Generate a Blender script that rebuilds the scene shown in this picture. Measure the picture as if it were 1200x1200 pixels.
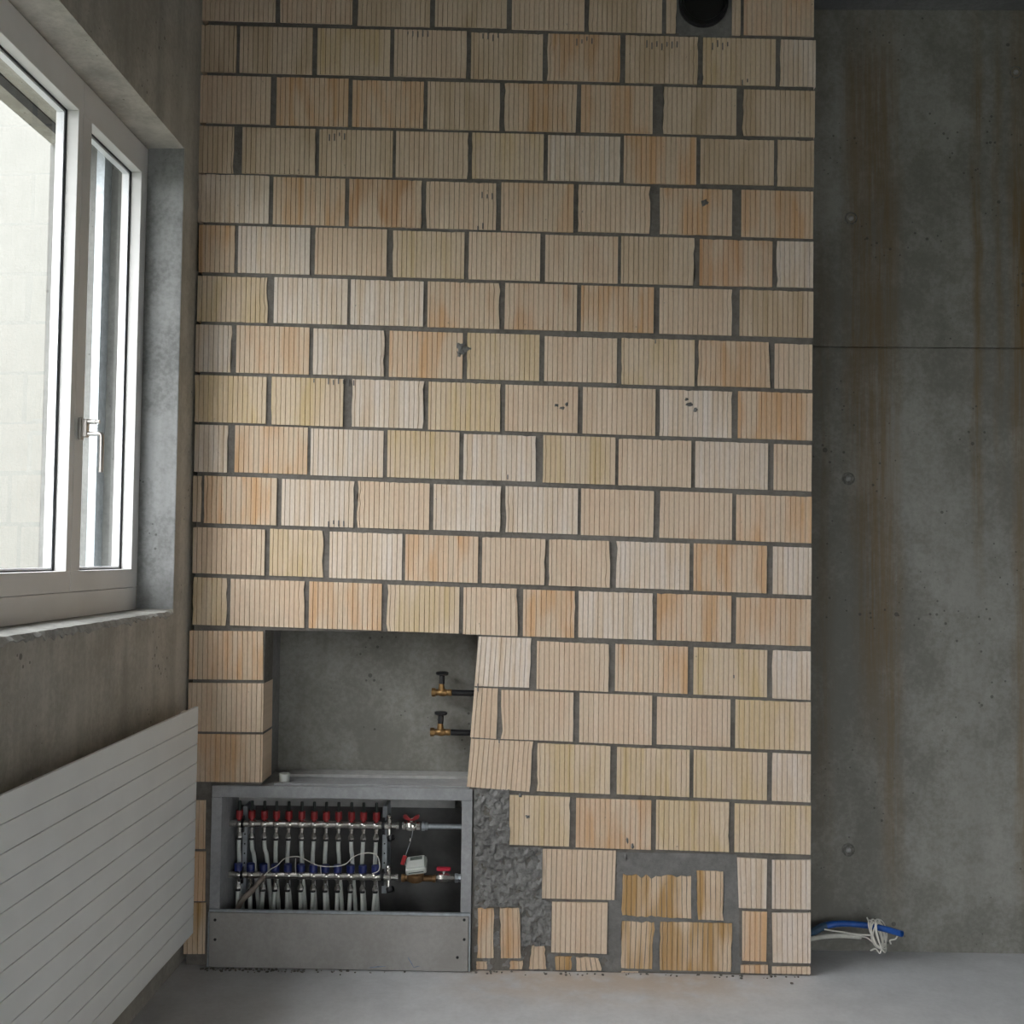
import bpy, bmesh, math, random
from mathutils import Vector, Matrix, noise

for o in list(bpy.data.objects):
    bpy.data.objects.remove(o, do_unlink=True)
SC = bpy.context.scene
COL = SC.collection
RND = random.Random(7)

# ------------------------------------------------------------------ camera
YAW, PITCH, ROLL, EYE, FPX = 0.0163, 0.0414, 0.0115, 1.5942, 1250.0
F = Vector((-math.sin(YAW) * math.cos(PITCH), math.cos(YAW) * math.cos(PITCH), math.sin(PITCH)))
R0 = Vector((math.cos(YAW), math.sin(YAW), 0))
U0 = R0.cross(F)
RT = R0 * math.cos(ROLL) + U0 * math.sin(ROLL)
UP = U0 * math.cos(ROLL) - R0 * math.sin(ROLL)
cd = bpy.data.cameras.new('camera')
cam = bpy.data.objects.new('camera', cd)
COL.objects.link(cam)
m = Matrix.Identity(4)
for i in range(3):
    m[i][0], m[i][1], m[i][2] = RT[i], UP[i], -F[i]
m.translation = Vector((0, 0, EYE))
cam.matrix_world = m
cd.sensor_width = 36
cd.lens = 36 * FPX / 1200
cd.clip_start = 0.05
SC.camera = cam

# ------------------------------------------------------------------ sky and exposure
w = bpy.data.worlds.new('overcast_sky')
SC.world = w
w.use_nodes = True
bg = w.node_tree.nodes['Background']
bg.inputs[0].default_value = (0.97, 0.98, 1.0, 1)
# standard overcast sky: zenith three times as bright as the horizon
wn = w.node_tree
wtc = wn.nodes.new('ShaderNodeTexCoord')
wsep = wn.nodes.new('ShaderNodeSeparateXYZ')
wn.links.new(wtc.outputs['Generated'], wsep.inputs[0])
wmr = wn.nodes.new('ShaderNodeMapRange')
wn.links.new(wsep.outputs[2], wmr.inputs[0])
wmr.inputs[3].default_value, wmr.inputs[4].default_value = 0.5, 1.5
wn.links.new(wmr.outputs[0], bg.inputs[1])
vs = SC.view_settings
vs.view_transform = 'Standard'
vs.look = 'None'
vs.gamma = 1
vs.use_curve_mapping = False
vs.exposure = 3.17

# ------------------------------------------------------------------ measured places (metres)
XL = -1.3335          # inner face of the window wall
YB = 4.17             # face of the brick wall
YC = 4.4486           # concrete wall behind it
TB = 0.15             # brick thickness
CEIL = 3.922
XF = -1.474           # room face of the window frame
XO = -1.85            # outer face of the window wall


def ray(x, y):
    return F + RT * ((x - 600) / FPX) - UP * ((y - 600) / FPX)


def ay(x, y, Y=YB):
    d = ray(x, y)
    return Vector((0, 0, EYE)) + d * (Y / d.y)


# ------------------------------------------------------------------ node helpers
def mat(name):
    mt = bpy.data.materials.new(name)
    mt.use_nodes = True
    nt = mt.node_tree
    b = nt.nodes['Principled BSDF']
    return mt, nt, b


def nd(nt, typ, **kw):
    n = nt.nodes.new('ShaderNode' + typ)
    for k, v in kw.items():
        if k.startswith('i_'):
            key = k[2:]
            key = int(key) if key.isdigit() else key.replace('_', ' ')
            s = n.inputs[key]
            if hasattr(v, 'is_output'):
                nt.links.new(v, s)
            else:
                s.default_value = v
        else:
            setattr(n, k, v)
    return n


def math_(nt, op, a, b=0.0, clamp=False):
    n = nt.nodes.new('ShaderNodeMath')
    n.operation = op
    n.use_clamp = clamp
    for i, v in enumerate((a, b)):
        if hasattr(v, 'is_output'):
            nt.links.new(v, n.inputs[i])
        else:
            n.inputs[i].default_value = v
    return n.outputs[0]


def ramp(nt, fac, a, b, lo=0.0, hi=1.0):
    n = nt.nodes.new('ShaderNodeMapRange')
    n.interpolation_type = 'SMOOTHSTEP'
    nt.links.new(fac, n.inputs[0])
    n.inputs[1].default_value, n.inputs[2].default_value = a, b
    n.inputs[3].default_value, n.inputs[4].default_value = lo, hi
    return n.outputs[0]


def mixc(nt, fac, a, b, blend='MIX'):
    n = nt.nodes.new('ShaderNodeMix')
    n.data_type = 'RGBA'
    n.blend_type = blend
    for s, v in ((n.inputs[0], fac), (n.inputs[6], a), (n.inputs[7], b)):
        if hasattr(v, 'is_output'):
            nt.links.new(v, s)
        elif isinstance(v, (int, float)):
            s.default_value = v
        else:
            s.default_value = (*v[:3], 1)
    return n.outputs[2]


def mapped(nt, scale, coord='Object', loc=(0, 0, 0)):
    t = nt.nodes.new('ShaderNodeTexCoord')
    mp = nt.nodes.new('ShaderNodeMapping')
    nt.links.new(t.outputs[coord], mp.inputs[0])
    mp.inputs['Scale'].default_value = scale
    mp.inputs['Location'].default_value = loc
    return mp.outputs[0]


def noisef(nt, scale, detail=3.0, rough=0.55, loc=(0, 0, 0), s=1.0):
    v = mapped(nt, scale, loc=loc)
    n = nd(nt, 'TexNoise', i_Vector=v, i_Scale=s, i_Detail=detail, i_Roughness=rough)
    return n.outputs[0]


def bump(nt, b, height, strength, dist):
    n = nd(nt, 'Bump', i_Height=height, i_Strength=strength, i_Distance=dist)
    nt.links.new(n.outputs[0], b.inputs['Normal'])


def simple(name, col, rough=0.5, metal=0.0, var=0.12, sc=30.0, bumpd=0.0):
    mt, nt, b = mat(name)
    n = noisef(nt, (sc, sc, sc), 3)
    f = ramp(nt, n, 0.3, 0.7)
    c = mixc(nt, f, [v * (1 - var) for v in col], [min(1, v * (1 + var)) for v in col])
    nt.links.new(c, b.inputs['Base Color'])
    b.inputs['Roughness'].default_value = rough
    b.inputs['Metallic'].default_value = metal
    if bumpd:
        bump(nt, b, n, 0.5, bumpd)
    return mt


def concrete(name, dark, light, streak=0.5, rust=None, pores=True, rough=0.75):
    mt, nt, b = mat(name)
    big = ramp(nt, noisef(nt, (1.3, 1.3, 0.9), 5, 0.6), 0.3, 0.72)
    vst = ramp(nt, noisef(nt, (9, 9, 0.35), 4, 0.6, loc=(3, 1, 0)), 0.35, 0.75)
    fine = noisef(nt, (55, 55, 55), 4, 0.65)
    mid = ramp(nt, noisef(nt, (6, 6, 5), 5, 0.65, loc=(9, 0, 2)), 0.35, 0.7)
    f = math_(nt, 'ADD', math_(nt, 'MULTIPLY', big, 0.5), math_(nt, 'MULTIPLY', mid, 0.3))
    f = math_(nt, 'ADD', f, math_(nt, 'MULTIPLY', ramp(nt, fine, 0.35, 0.65), 0.2))
    c = mixc(nt, ramp(nt, f, 0.12, 0.88), [v * 0.95 for v in dark], light)
    c = mixc(nt, math_(nt, 'MULTIPLY', vst, streak), c, [v * 0.62 for v in dark])
    if rust:
        geo = nt.nodes.new('ShaderNodeTexCoord')
        sep = nt.nodes.new('ShaderNodeSeparateXYZ')
        nt.links.new(geo.outputs['Object'], sep.inputs[0])
        wob = noisef(nt, (2, 2, 3.0), 2)
        tot = None
        for x, wd, z0, z1, amp in rust:
            xx = math_(nt, 'ADD', sep.outputs[0], math_(nt, 'MULTIPLY', math_(nt, 'SUBTRACT', wob, 0.5), 0.06))
            dx = math_(nt, 'ABSOLUTE', math_(nt, 'SUBTRACT', xx, x))
            a = ramp(nt, dx, 0.0, wd, amp, 0.0)
            zz = math_(nt, 'MULTIPLY', ramp(nt, sep.outputs[2], z0 - 0.25, z0 + 0.5), ramp(nt, sep.outputs[2], z1 - 0.35, z1, 1.0, 0.35))
            a = math_(nt, 'MULTIPLY', a, zz)
            tot = a if tot is None else math_(nt, 'ADD', tot, a)
        brk = ramp(nt, noisef(nt, (38, 38, 1.6), 4, 0.7), 0.3, 0.62, 0.25, 1.15)
        tot = math_(nt, 'MULTIPLY', tot, brk, clamp=True)
        c = mixc(nt, tot, c, (0.185, 0.115, 0.042))
    if pores:
        v = nd(nt, 'TexVoronoi', i_Vector=mapped(nt, (1, 1, 1)), i_Scale=13.0)
        thr = ramp(nt, noisef(nt, (4, 4, 4), 2, loc=(5, 5, 5)), 0.42, 0.76, 0.0, 0.16)
        p = math_(nt, 'LESS_THAN', v.outputs['Distance'], thr)
        v2 = nd(nt, 'TexVoronoi', i_Vector=mapped(nt, (1, 1, 1), loc=(3.3, 1, 2)), i_Scale=30.0)
        p2 = math_(nt, 'LESS_THAN', v2.outputs['Distance'], math_(nt, 'MULTIPLY', thr, 1.3))
        p = math_(nt, 'MAXIMUM', p, p2)
        c = mixc(nt, math_(nt, 'MULTIPLY', p, 0.62), c, (0.05, 0.048, 0.042))
    nt.links.new(c, b.inputs['Base Color'])
    b.inputs['Roughness'].default_value = rough
    bump(nt, b, math_(nt, 'ADD', fine, math_(nt, 'MULTIPLY', big, 2.0)), 0.35, 0.004)
    return mt


# ------------------------------------------------------------------ materials
def brick_material():
    mt, nt, b = mat('ribbed_clay')
    oi = nt.nodes.new('ShaderNodeObjectInfo')
    tc = nt.nodes.new('ShaderNodeTexCoord')
    sep = nt.nodes.new('ShaderNodeSeparateXYZ')
    nt.links.new(tc.outputs['Object'], sep.inputs[0])
    r = oi.outputs['Random']

    def vec(sx, sz, k):
        cb = nt.nodes.new('ShaderNodeCombineXYZ')
        nt.links.new(math_(nt, 'MULTIPLY', sep.outputs[0], sx), cb.inputs[0])
        nt.links.new(math_(nt, 'MULTIPLY', r, k), cb.inputs[1])
        nt.links.new(math_(nt, 'MULTIPLY', sep.outputs[2], sz), cb.inputs[2])
        return cb.outputs[0]
    blotch = nd(nt, 'TexNoise', i_Vector=vec(11, 3.6, 61.0), i_Scale=1.0, i_Detail=1.5).outputs[0]
    blotch = ramp(nt, blotch, 0.40, 0.60)
    rib = math_(nt, 'FLOOR', math_(nt, 'DIVIDE', math_(nt, 'ADD', sep.outputs[0], 10.0), 0.0195))
    cb = nt.nodes.new('ShaderNodeCombineXYZ')
    nt.links.new(rib, cb.inputs[0])
    nt.links.new(math_(nt, 'MULTIPLY', r, 97.0), cb.inputs[1])
    wn = nd(nt, 'TexWhiteNoise', i_Vector=cb.outputs[0]).outputs[0]
    streak = nd(nt, 'TexNoise', i_Vector=vec(38, 1.3, 23.0), i_Scale=1.0, i_Detail=2).outputs[0]
    fac = math_(nt, 'ADD', math_(nt, 'MULTIPLY', blotch, 0.62), math_(nt, 'MULTIPLY', ramp(nt, streak, 0.38, 0.66), 0.5))
    fac = math_(nt, 'MULTIPLY', fac, math_(nt, 'ADD', 0.72, math_(nt, 'MULTIPLY', wn, 0.42)))
    fac = math_(nt, 'MULTIPLY', fac, oi.outputs['Alpha'], clamp=True)
    pale = mixc(nt, ramp(nt, streak, 0.3, 0.7), (0.71, 0.565, 0.415), (0.80, 0.67, 0.53))
    c = mixc(nt, fac, pale, oi.outputs['Color'])
    g = nd(nt, 'TexNoise', i_Vector=vec(170, 60, 7.0), i_Scale=1.0, i_Detail=3).outputs[0]
    c = mixc(nt, ramp(nt, g, 0.25, 0.75, 0.0, 0.16), c, (0.30, 0.20, 0.12))
    sp = nd(nt, 'TexNoise', i_Vector=vec(75, 45, 47.0), i_Scale=1.0, i_Detail=2).outputs[0]
    c = mixc(nt, ramp(nt, sp, 0.74, 0.80, 0.0, 0.55), c, (0.16, 0.14, 0.12))
    nt.links.new(c, b.inputs['Base Color'])
    b.inputs['Roughness'].default_value = 0.85
    bump(nt, b, g, 0.3, 0.002)
    return mt


def mortar_material(name, dark, light, d=0.006, sc=38):
    mt, nt, b = mat(name)
    n = noisef(nt, (sc, sc, sc), 5, 0.7)
    big = noisef(nt, (5, 5, 5), 3)
    f = math_(nt, 'ADD', math_(nt, 'MULTIPLY', ramp(nt, n, 0.3, 0.7), 0.6), math_(nt, 'MULTIPLY', ramp(nt, big, 0.3, 0.7), 0.4))
    nt.links.new(mixc(nt, f, dark, light), b.inputs['Base Color'])
    b.inputs['Roughness'].default_value = 0.9
    bump(nt, b, n, 0.8, d)
    return mt


def glass_material():
    mt = bpy.data.materials.new('window_glass')
    mt.use_nodes = True
    nt = mt.node_tree
    nt.nodes.clear()
    out = nt.nodes.new('ShaderNodeOutputMaterial')
    tr = nd(nt, 'BsdfTransparent', i_Color=(0.98, 0.985, 0.98, 1))
    gl = nd(nt, 'BsdfGlossy', i_Roughness=0.02)
    fr = nd(nt, 'Fresnel', i_IOR=1.38)
    mx = nt.nodes.new('ShaderNodeMixShader')
    gm = nt.nodes.new('ShaderNodeNewGeometry')
    nt.links.new(math_(nt, 'MULTIPLY', fr.outputs[0], math_(nt, 'SUBTRACT', 1.0, gm.outputs['Backfacing'])), mx.inputs[0])
    nt.links.new(tr.outputs[0], mx.inputs[1])
    nt.links.new(gl.outputs[0], mx.inputs[2])
    nt.links.new(mx.outputs[0], out.inputs[0])
    return mt


def floor_material():
    mt, nt, b = mat('cement_screed')
    big = ramp(nt, noisef(nt, (1.1, 1.1, 1), 5, 0.6), 0.3, 0.7)
    fine = noisef(nt, (45, 45, 45), 5, 0.7)
    med = ramp(nt, noisef(nt, (7, 7, 7), 5, 0.6, loc=(2, 7, 0)), 0.3, 0.7)
    f = math_(nt, 'ADD', math_(nt, 'MULTIPLY', big, 0.5), math_(nt, 'ADD', math_(nt, 'MULTIPLY', med, 0.3), math_(nt, 'MULTIPLY', ramp(nt, fine, 0.35, 0.65), 0.2)))
    c = mixc(nt, f, (0.50, 0.505, 0.52), (0.72, 0.73, 0.75))
    tc = nt.nodes.new('ShaderNodeTexCoord')
    sep = nt.nodes.new('ShaderNodeSeparateXYZ')
    nt.links.new(tc.outputs['Object'], sep.inputs[0])
    wx = math_(nt, 'MULTIPLY', ramp(nt, sep.outputs[0], -0.45, 0.0), ramp(nt, sep.outputs[0], 0.55, 1.1, 1.0, 0.0))
    dust = math_(nt, 'MULTIPLY', wx, math_(nt, 'MULTIPLY', ramp(nt, sep.outputs[1], 3.75, 4.15), ramp(nt, noisef(nt, (9, 9, 9), 4, loc=(1, 1, 1)), 0.25, 0.6)))
    c = mixc(nt, math_(nt, 'MULTIPLY', dust, 0.6), c, (0.50, 0.36, 0.23))
    nt.links.new(c, b.inputs['Base Color'])
    b.inputs['Roughness'].default_value = 0.62
    bump(nt, b, fine, 0.3, 0.003)
    return mt


M = {}
M['brick'] = brick_material()
M['mortar'] = mortar_material('mortar_joint', (0.12, 0.108, 0.094), (0.21, 0.195, 0.175))
M['mortar_rough'] = mortar_material('rough_mortar', (0.17, 0.166, 0.16), (0.32, 0.315, 0.305), 0.012, 60)
M['mortar_new'] = mortar_material('new_mortar', (0.13, 0.128, 0.122), (0.24, 0.235, 0.225), 0.006, 26)
M['wall_back'] = concrete('stained_concrete', (0.205, 0.20, 0.175), (0.335, 0.33, 0.305), 0.22,
                          rust=[(1.42, 0.10, 0.9, 3.9, 0.6), (1.50, 0.07, 0.2, 3.9, 0.45), (1.34, 0.06, 1.8, 3.9, 0.45),
                                (2.03, 0.05, 0.2, 3.3, 0.5), (1.86, 0.035, 1.6, 3.85, 0.65), (1.95, 0.03, 1.9, 3.9, 0.4),
                                (2.06, 0.08, 2.2, 3.9, 0.6), (1.22, 0.07, 0.3, 3.0, 0.3)])
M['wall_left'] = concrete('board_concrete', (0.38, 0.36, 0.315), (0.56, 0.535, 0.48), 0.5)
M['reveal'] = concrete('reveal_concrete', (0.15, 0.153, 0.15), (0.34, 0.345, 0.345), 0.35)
M['ceiling'] = concrete('ceiling_concrete', (0.15, 0.155, 0.155), (0.22, 0.225, 0.225), 0.0)
M['plain_wall'] = concrete('plain_concrete', (0.17, 0.17, 0.16), (0.25, 0.25, 0.235), 0.3)
M['floor'] = floor_material()
M['sill'] = mortar_material('sill_plaster', (0.22, 0.22, 0.205), (0.46, 0.46, 0.44), 0.006, 30)
M['white_frame'] = simple('white_plastic_frame', (0.76, 0.755, 0.745), 0.35, 0, 0.03, 6)
M['gasket'] = simple('black_gasket', (0.02, 0.02, 0.022), 0.6)
M['spacer'] = simple('glazing_spacer', (0.80, 0.81, 0.84), 0.35, 0.2, 0.03)
M['glass'] = glass_material()
M['steel'] = simple('brushed_steel', (0.55, 0.52, 0.49), 0.28, 0.9, 0.06)
M['chrome'] = simple('nickel_plated_brass', (0.66, 0.64, 0.60), 0.22, 0.95, 0.08, 60)
M['zinc'] = simple('galvanised_steel', (0.46, 0.50, 0.53), 0.42, 0.75, 0.12, 45)
M['brass'] = simple('tarnished_brass', (0.33, 0.20, 0.085), 0.38, 0.85, 0.25, 60)
M['rust_brass'] = simple('brown_bronze', (0.26, 0.15, 0.07), 0.45, 0.6, 0.25, 50)
M['black'] = simple('black_plastic', (0.014, 0.014, 0.016), 0.4, 0, 0.3)
M['duct'] = simple('black_duct', (0.006, 0.007, 0.0065), 0.45, 0, 0.3)
M['red'] = simple('red_plastic', (0.34, 0.018, 0.022), 0.4, 0, 0.15)
M['redv'] = simple('red_lever_paint', (0.55, 0.02, 0.05), 0.4, 0, 0.12)
M['blue'] = simple('dark_blue_plastic', (0.012, 0.022, 0.14), 0.4, 0, 0.15)
M['green'] = simple('dark_green_plastic', (0.014, 0.022, 0.018), 0.45, 0, 0.2)
M['pipe'] = simple('white_plastic_pipe', (0.72, 0.75, 0.71), 0.45, 0, 0.06)
M['cable'] = simple('white_cable', (0.80, 0.78, 0.72), 0.5, 0, 0.08)
M['sheath'] = simple('tan_sheath', (0.30, 0.25, 0.21), 0.7, 0, 0.15)
M['bconduit'] = simple('blue_conduit', (0.012, 0.085, 0.36), 0.42, 0, 0.25, 18)
M['gconduit'] = simple('pale_conduit', (0.62, 0.61, 0.56), 0.55, 0, 0.1)
M['meter'] = simple('pale_meter_plastic', (0.62, 0.64, 0.60), 0.45, 0, 0.04)
M['lcd'] = simple('grey_lcd', (0.16, 0.18, 0.16), 0.25, 0, 0.1)
M['board'] = concrete('fibre_cement_board', (0.34, 0.325, 0.305), (0.41, 0.395, 0.375), 0.0, pores=False)
M['cabinet'] = concrete('grey_board_frame', (0.30, 0.305, 0.31), (0.42, 0.425, 0.435), 0.0, pores=False)
M['radiator'] = simple('white_radiator_enamel', (0.86, 0.88, 0.87), 0.4, 0, 0.025, 5)
M['render'] = mortar_material('cream_render', (0.195, 0.195, 0.18), (0.225, 0.225, 0.208), 0.003, 60)
M['ground'] = mortar_material('darkened_ground', (0.055, 0.06, 0.045), (0.10, 0.105, 0.08), 0.01, 20)
M['chalk'] = simple('blue_chalk', (0.20, 0.25, 0.36), 0.9, 0, 0.3, 80)
M['plug'] = concrete('grey_plug', (0.17, 0.17, 0.165), (0.28, 0.28, 0.275), 0.0, pores=False)
M['tie_shade'] = simple('tie_recess_shade', (0.17, 0.165, 0.15), 0.9, 0, 0.3, 80)
M['plug_light'] = simple('pale_cement', (0.30, 0.30, 0.29), 0.8, 0, 0.2, 80)
M['shade_sheet'] = simple('cabinet_shade_sheet', (0.10, 0.10, 0.098), 0.6, 0.2, 0.2, 12)
M['zinc_white'] = simple('pale_board_strip', (0.42, 0.42, 0.41), 0.7, 0, 0.1)


# ------------------------------------------------------------------ mesh helpers
def box(bm, x0, x1, y0, y1, z0, z1, bev=0.0):
    t = bmesh.new()
    v = [t.verts.new((x, y, z)) for x in (x0, x1) for y in (y0, y1) for z in (z0, z1)]
    for f in ((0, 1, 3, 2), (4, 6, 7, 5), (0, 4, 5, 1), (2, 3, 7, 6), (0, 2, 6, 4), (1, 5, 7, 3)):
        t.faces.new([v[i] for i in f])
    bmesh.ops.recalc_face_normals(t, faces=t.faces)
    if bev:
        bmesh.ops.bevel(t, geom=t.edges[:], offset=bev, segments=2, affect='EDGES', profile=0.5)
    merge(bm, t)


def merge(bm, t):
    me = bpy.data.meshes.new('t')
    t.to_mesh(me)
    t.free()
    bm.from_mesh(me)
    bpy.data.meshes.remove(me)


def tube(bm, pts, r, n=10, cap=True, hollow=0.0):
    pts = [Vector(p) for p in pts]
    rs = r if isinstance(r, (list, tuple)) else [r] * len(pts)
    prev = None
    rings = []
    for i, p in enumerate(pts):
        d = (pts[min(i + 1, len(pts) - 1)] - pts[max(i - 1, 0)]).normalized()
        if prev is None:
            a = Vector((0, 0, 1)) if abs(d.z) < 0.9 else Vector((1, 0, 0))
            u = d.cross(a).normalized()
        else:
            u = (prev - d * prev.dot(d)).normalized()
        prev = u
        v = d.cross(u)
        rings.append([bm.verts.new(p + (u * math.cos(2 * math.pi * k / n) + v * math.sin(2 * math.pi * k / n)) * rs[i]) for k in range(n)])
    for a, b in zip(rings, rings[1:]):
        for k in range(n):
            bm.faces.new((a[k], a[(k + 1) % n], b[(k + 1) % n], b[k]))
    if cap:
        bm.faces.new(rings[0][::-1])
        bm.faces.new(rings[-1])
    return rings


def lathe(bm, prof, origin=(0, 0, 0), axis=(0, 0, 1), n=16):
    """prof: (radius, height along axis)"""
    o, ax = Vector(origin), Vector(axis).normalized()
    a = Vector((1, 0, 0)) if abs(ax.x) < 0.9 else Vector((0, 1, 0))
    u = ax.cross(a).normalized()
    v = ax.cross(u)
    rings = []
    for r, h in prof:
        if r < 1e-6:
            rings.append([bm.verts.new(o + ax * h)])
        else:
            rings.append([bm.verts.new(o + ax * h + (u * math.cos(2 * math.pi * k / n) + v * math.sin(2 * math.pi * k / n)) * r) for k in range(n)])
    for p, q in zip(rings, rings[1:]):
        for k in range(n):
            c = [p[k % len(p)], p[(k + 1) % len(p)], q[(k + 1) % len(q)], q[k % len(q)]]
            c2 = []
            for x in c:
                if x not in c2:
                    c2.append(x)
            if len(c2) > 2:
                bm.faces.new(c2)
    for e in (rings[0], rings[-1]):
        if len(e) > 2:
            bm.faces.new(e)


def obj(name, bm, mt, parent=None, smooth=False, loc=None, fix=True):
    if fix:
        bmesh.ops.recalc_face_normals(bm, faces=bm.faces)
    me = bpy.data.meshes.new(name)
    bm.to_mesh(me)
    bm.free()
    if smooth:
        for p in me.polygons:
            p.use_smooth = True
        me.set_sharp_from_angle(angle=math.radians(38))
    me.materials.append(M[mt] if isinstance(mt, str) else mt)
    o = bpy.data.objects.new(name, me)
    COL.objects.link(o)
    if loc is not None:
        o.location = loc
    if parent:
        o.parent = parent
        o.matrix_parent_inverse = Matrix.Translation(parent.location).inverted()
    return o


def inst(src, loc, parent):
    o = src.copy()
    COL.objects.link(o)
    o.location = loc
    o.parent = parent
    o.matrix_parent_inverse = Matrix.Translation(parent.location).inverted()
    return o


def tag(o, label=None, cat=None, group=None, kind=None):
    if label:
        o['label'] = label
    if cat:
        o['category'] = cat
    if group:
        o['group'] = group
    if kind:
        o['kind'] = kind
    return o


def thing(name, loc, label, cat, group=None):
    o = bpy.data.objects.new(name, None)
    COL.objects.link(o)
    o.location = loc
    o.empty_display_size = 0.1
    return tag(o, label, cat, group)


def B(*a, **k):
    bm = bmesh.new()
    box(bm, *a, **k)
    return bm


def catmull(pts, n=6):
    pts = [Vector(p) for p in pts]
    P = [pts[0] * 2 - pts[1]] + pts + [pts[-1] * 2 - pts[-2]]
    out = []
    for i in range(1, len(P) - 2):
        a, b, c, d = P[i - 1:i + 3]
        for k in range(n):
            t = k / n
            out.append(0.5 * ((2 * b) + (c - a) * t + (2 * a - 5 * b + 4 * c - d) * t * t + (3 * b - a - 3 * c + d) * t ** 3))
    out.append(pts[-1])
    return out


# ------------------------------------------------------------------ room shell
XR, YR = 9.0, -3.2
S = 'structure'
tag(obj('floor', B(XO, XR + 0.25, YR - 0.25, YC + 0.25, -0.25, 0.0), 'floor'), 'grey cement screed floor with sandy dust by the brickwork', 'floor', kind=S)
tag(obj('ceiling', B(XO, XR + 0.25, YR - 0.25, YC + 0.25, CEIL, CEIL + 0.25), 'ceiling'), 'bare grey concrete ceiling slab', 'ceiling', kind=S)

# concrete wall behind the bricks, two pours with a recessed joint between
ZJ = 2.482
bm = bmesh.new()
box(bm, XO, XR + 0.25, YC, YC + 0.25, 0, ZJ - 0.004)
box(bm, XO, XR + 0.25, YC - 0.002, YC + 0.25, ZJ + 0.004, CEIL)
box(bm, XO, XR + 0.25, YC + 0.012, YC + 0.2, ZJ - 0.02, ZJ + 0.02)
wb = tag(obj('wall_back', bm, 'wall_back'), 'rust-streaked grey cast concrete wall behind the brickwork', 'wall', kind=S)
def tie_plug(src, p):
    if src is None:
        bm = bmesh.new()
        lathe(bm, [(0.0, 0.002), (0.027, 0.002), (0.027, -0.002), (0.023, -0.004), (0.019, -0.001), (0.0, -0.001)], n=20)
        bmesh.ops.rotate(bm, verts=bm.verts, cent=(0, 0, 0), matrix=Matrix.Rotation(math.radians(-90), 3, 'X'))
        a = obj('tie_hole', bm, 'tie_shade', wb, True, loc=p)  # surface disc, coloured dark for the shade of a recessed hole
        bm = bmesh.new()
        lathe(bm, [(0.0, 0.0), (0.011, 0.0), (0.011, -0.004), (0.009, -0.0055), (0.0, -0.0055)], n=16)
        bmesh.ops.rotate(bm, verts=bm.verts, cent=(0, 0, 0), matrix=Matrix.Rotation(math.radians(-90), 3, 'X'))
        b = obj('plug', bm, 'plug_light', a, True)
        b.matrix_parent_inverse = Matrix.Identity(4)
        return a
    a = inst(src, p, wb)
    b = src.children[0].copy()
    COL.objects.link(b)
    b.parent = a
    return a


tie = None
for p in ((1.337, YC, 3.028), (1.324, YC, 1.932), (1.322, YC, 0.407), (2.029, YC, 3.656), (2.7, YC, 3.03), (2.7, YC, 1.93), (2.7, YC, 0.41)):
    tie = tie_plug(tie, p)

# window wall with two window openings
W1, W2 = (1.32, 4.0), (-2.7, 0.55)
ZS, ZT = 1.375, 3.137
bm = bmesh.new()
box(bm, XO, XL, YR - 0.25, YC + 0.25, 0, ZS - 0.012)
box(bm, -1.56, XL, YR - 0.25, YC + 0.25, ZT, CEIL)
box(bm, XO, -1.56, YR - 0.25, YC + 0.25, ZT + 0.018, CEIL)
for a, b in ((W1[1], YC + 0.25), (W2[1], W1[0]), (YR - 0.25, W2[0])):
    box(bm, -1.56, XL, a, b, ZS - 0.012, ZT)
    box(bm, XO, -1.56, a, b, ZS - 0.012, ZT + 0.018)
wl = tag(obj('wall_left', bm, 'wall_left'), 'bare cast concrete wall around the window, above the white radiator', 'wall', kind=S)
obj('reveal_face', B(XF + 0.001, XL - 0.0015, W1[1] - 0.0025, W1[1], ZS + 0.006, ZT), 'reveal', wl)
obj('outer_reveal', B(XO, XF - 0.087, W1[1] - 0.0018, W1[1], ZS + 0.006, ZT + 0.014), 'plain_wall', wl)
# crumbling mortar bed along the sill
for a, b in (W1, W2):
    bm = bmesh.new()
    n = int((b - a) / 0.018)
    rows = []
    for i in range(n + 1):
        y = a + (b - a) * i / n
        j = noise.noise(Vector((y * 9, 1.3, 0))) * 0.5 + noise.noise(Vector((y * 38, 4, 0))) * 0.5
        k = noise.noise(Vector((y * 25, 8, 3)))
        rows.append([bm.verts.new(c) for c in ((XF - 0.02, y, ZS + 0.004), (XL - 0.05, y, ZS + 0.004 + 0.002 * k), (XL - 0.006 + 0.016 * j, y, ZS - 0.001 + 0.003 * k),
                                               (XL + 0.003 + 0.006 * j, y, ZS - 0.018 - 0.03 * max(j, -0.4)), (XL - 0.01, y, ZS - 0.03), (XF - 0.02, y, ZS - 0.03))])
    for p, q in zip(rows, rows[1:]):
        for k in range(6):
            bm.faces.new((p[k], p[(k + 1) % 6], q[(k + 1) % 6], q[k]))
    bm.faces.new(rows[0])
    bm.faces.new(rows[-1])
    obj('sill_mortar', bm, 'sill', wl)
tag(obj('wall_right', B(XR, XR + 0.25, YR, YC, 0, CEIL), 'plain_wall'), 'bare concrete wall opposite the window', 'wall', kind=S)
# shop-front opening opposite the brickwork
GX0, GX1, GZ = 0.6, 4.0, 2.3
bm = bmesh.new()
box(bm, XO, GX0, YR - 0.25, YR, 0, CEIL)
box(bm, GX1, XR + 0.25, YR - 0.25, YR, 0, CEIL)
box(bm, GX0, GX1, YR - 0.25, YR, GZ, CEIL)
tag(obj('wall_rear', bm, 'plain_wall'), 'bare concrete wall with a glazed front facing the brickwork', 'wall', kind=S)


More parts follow.
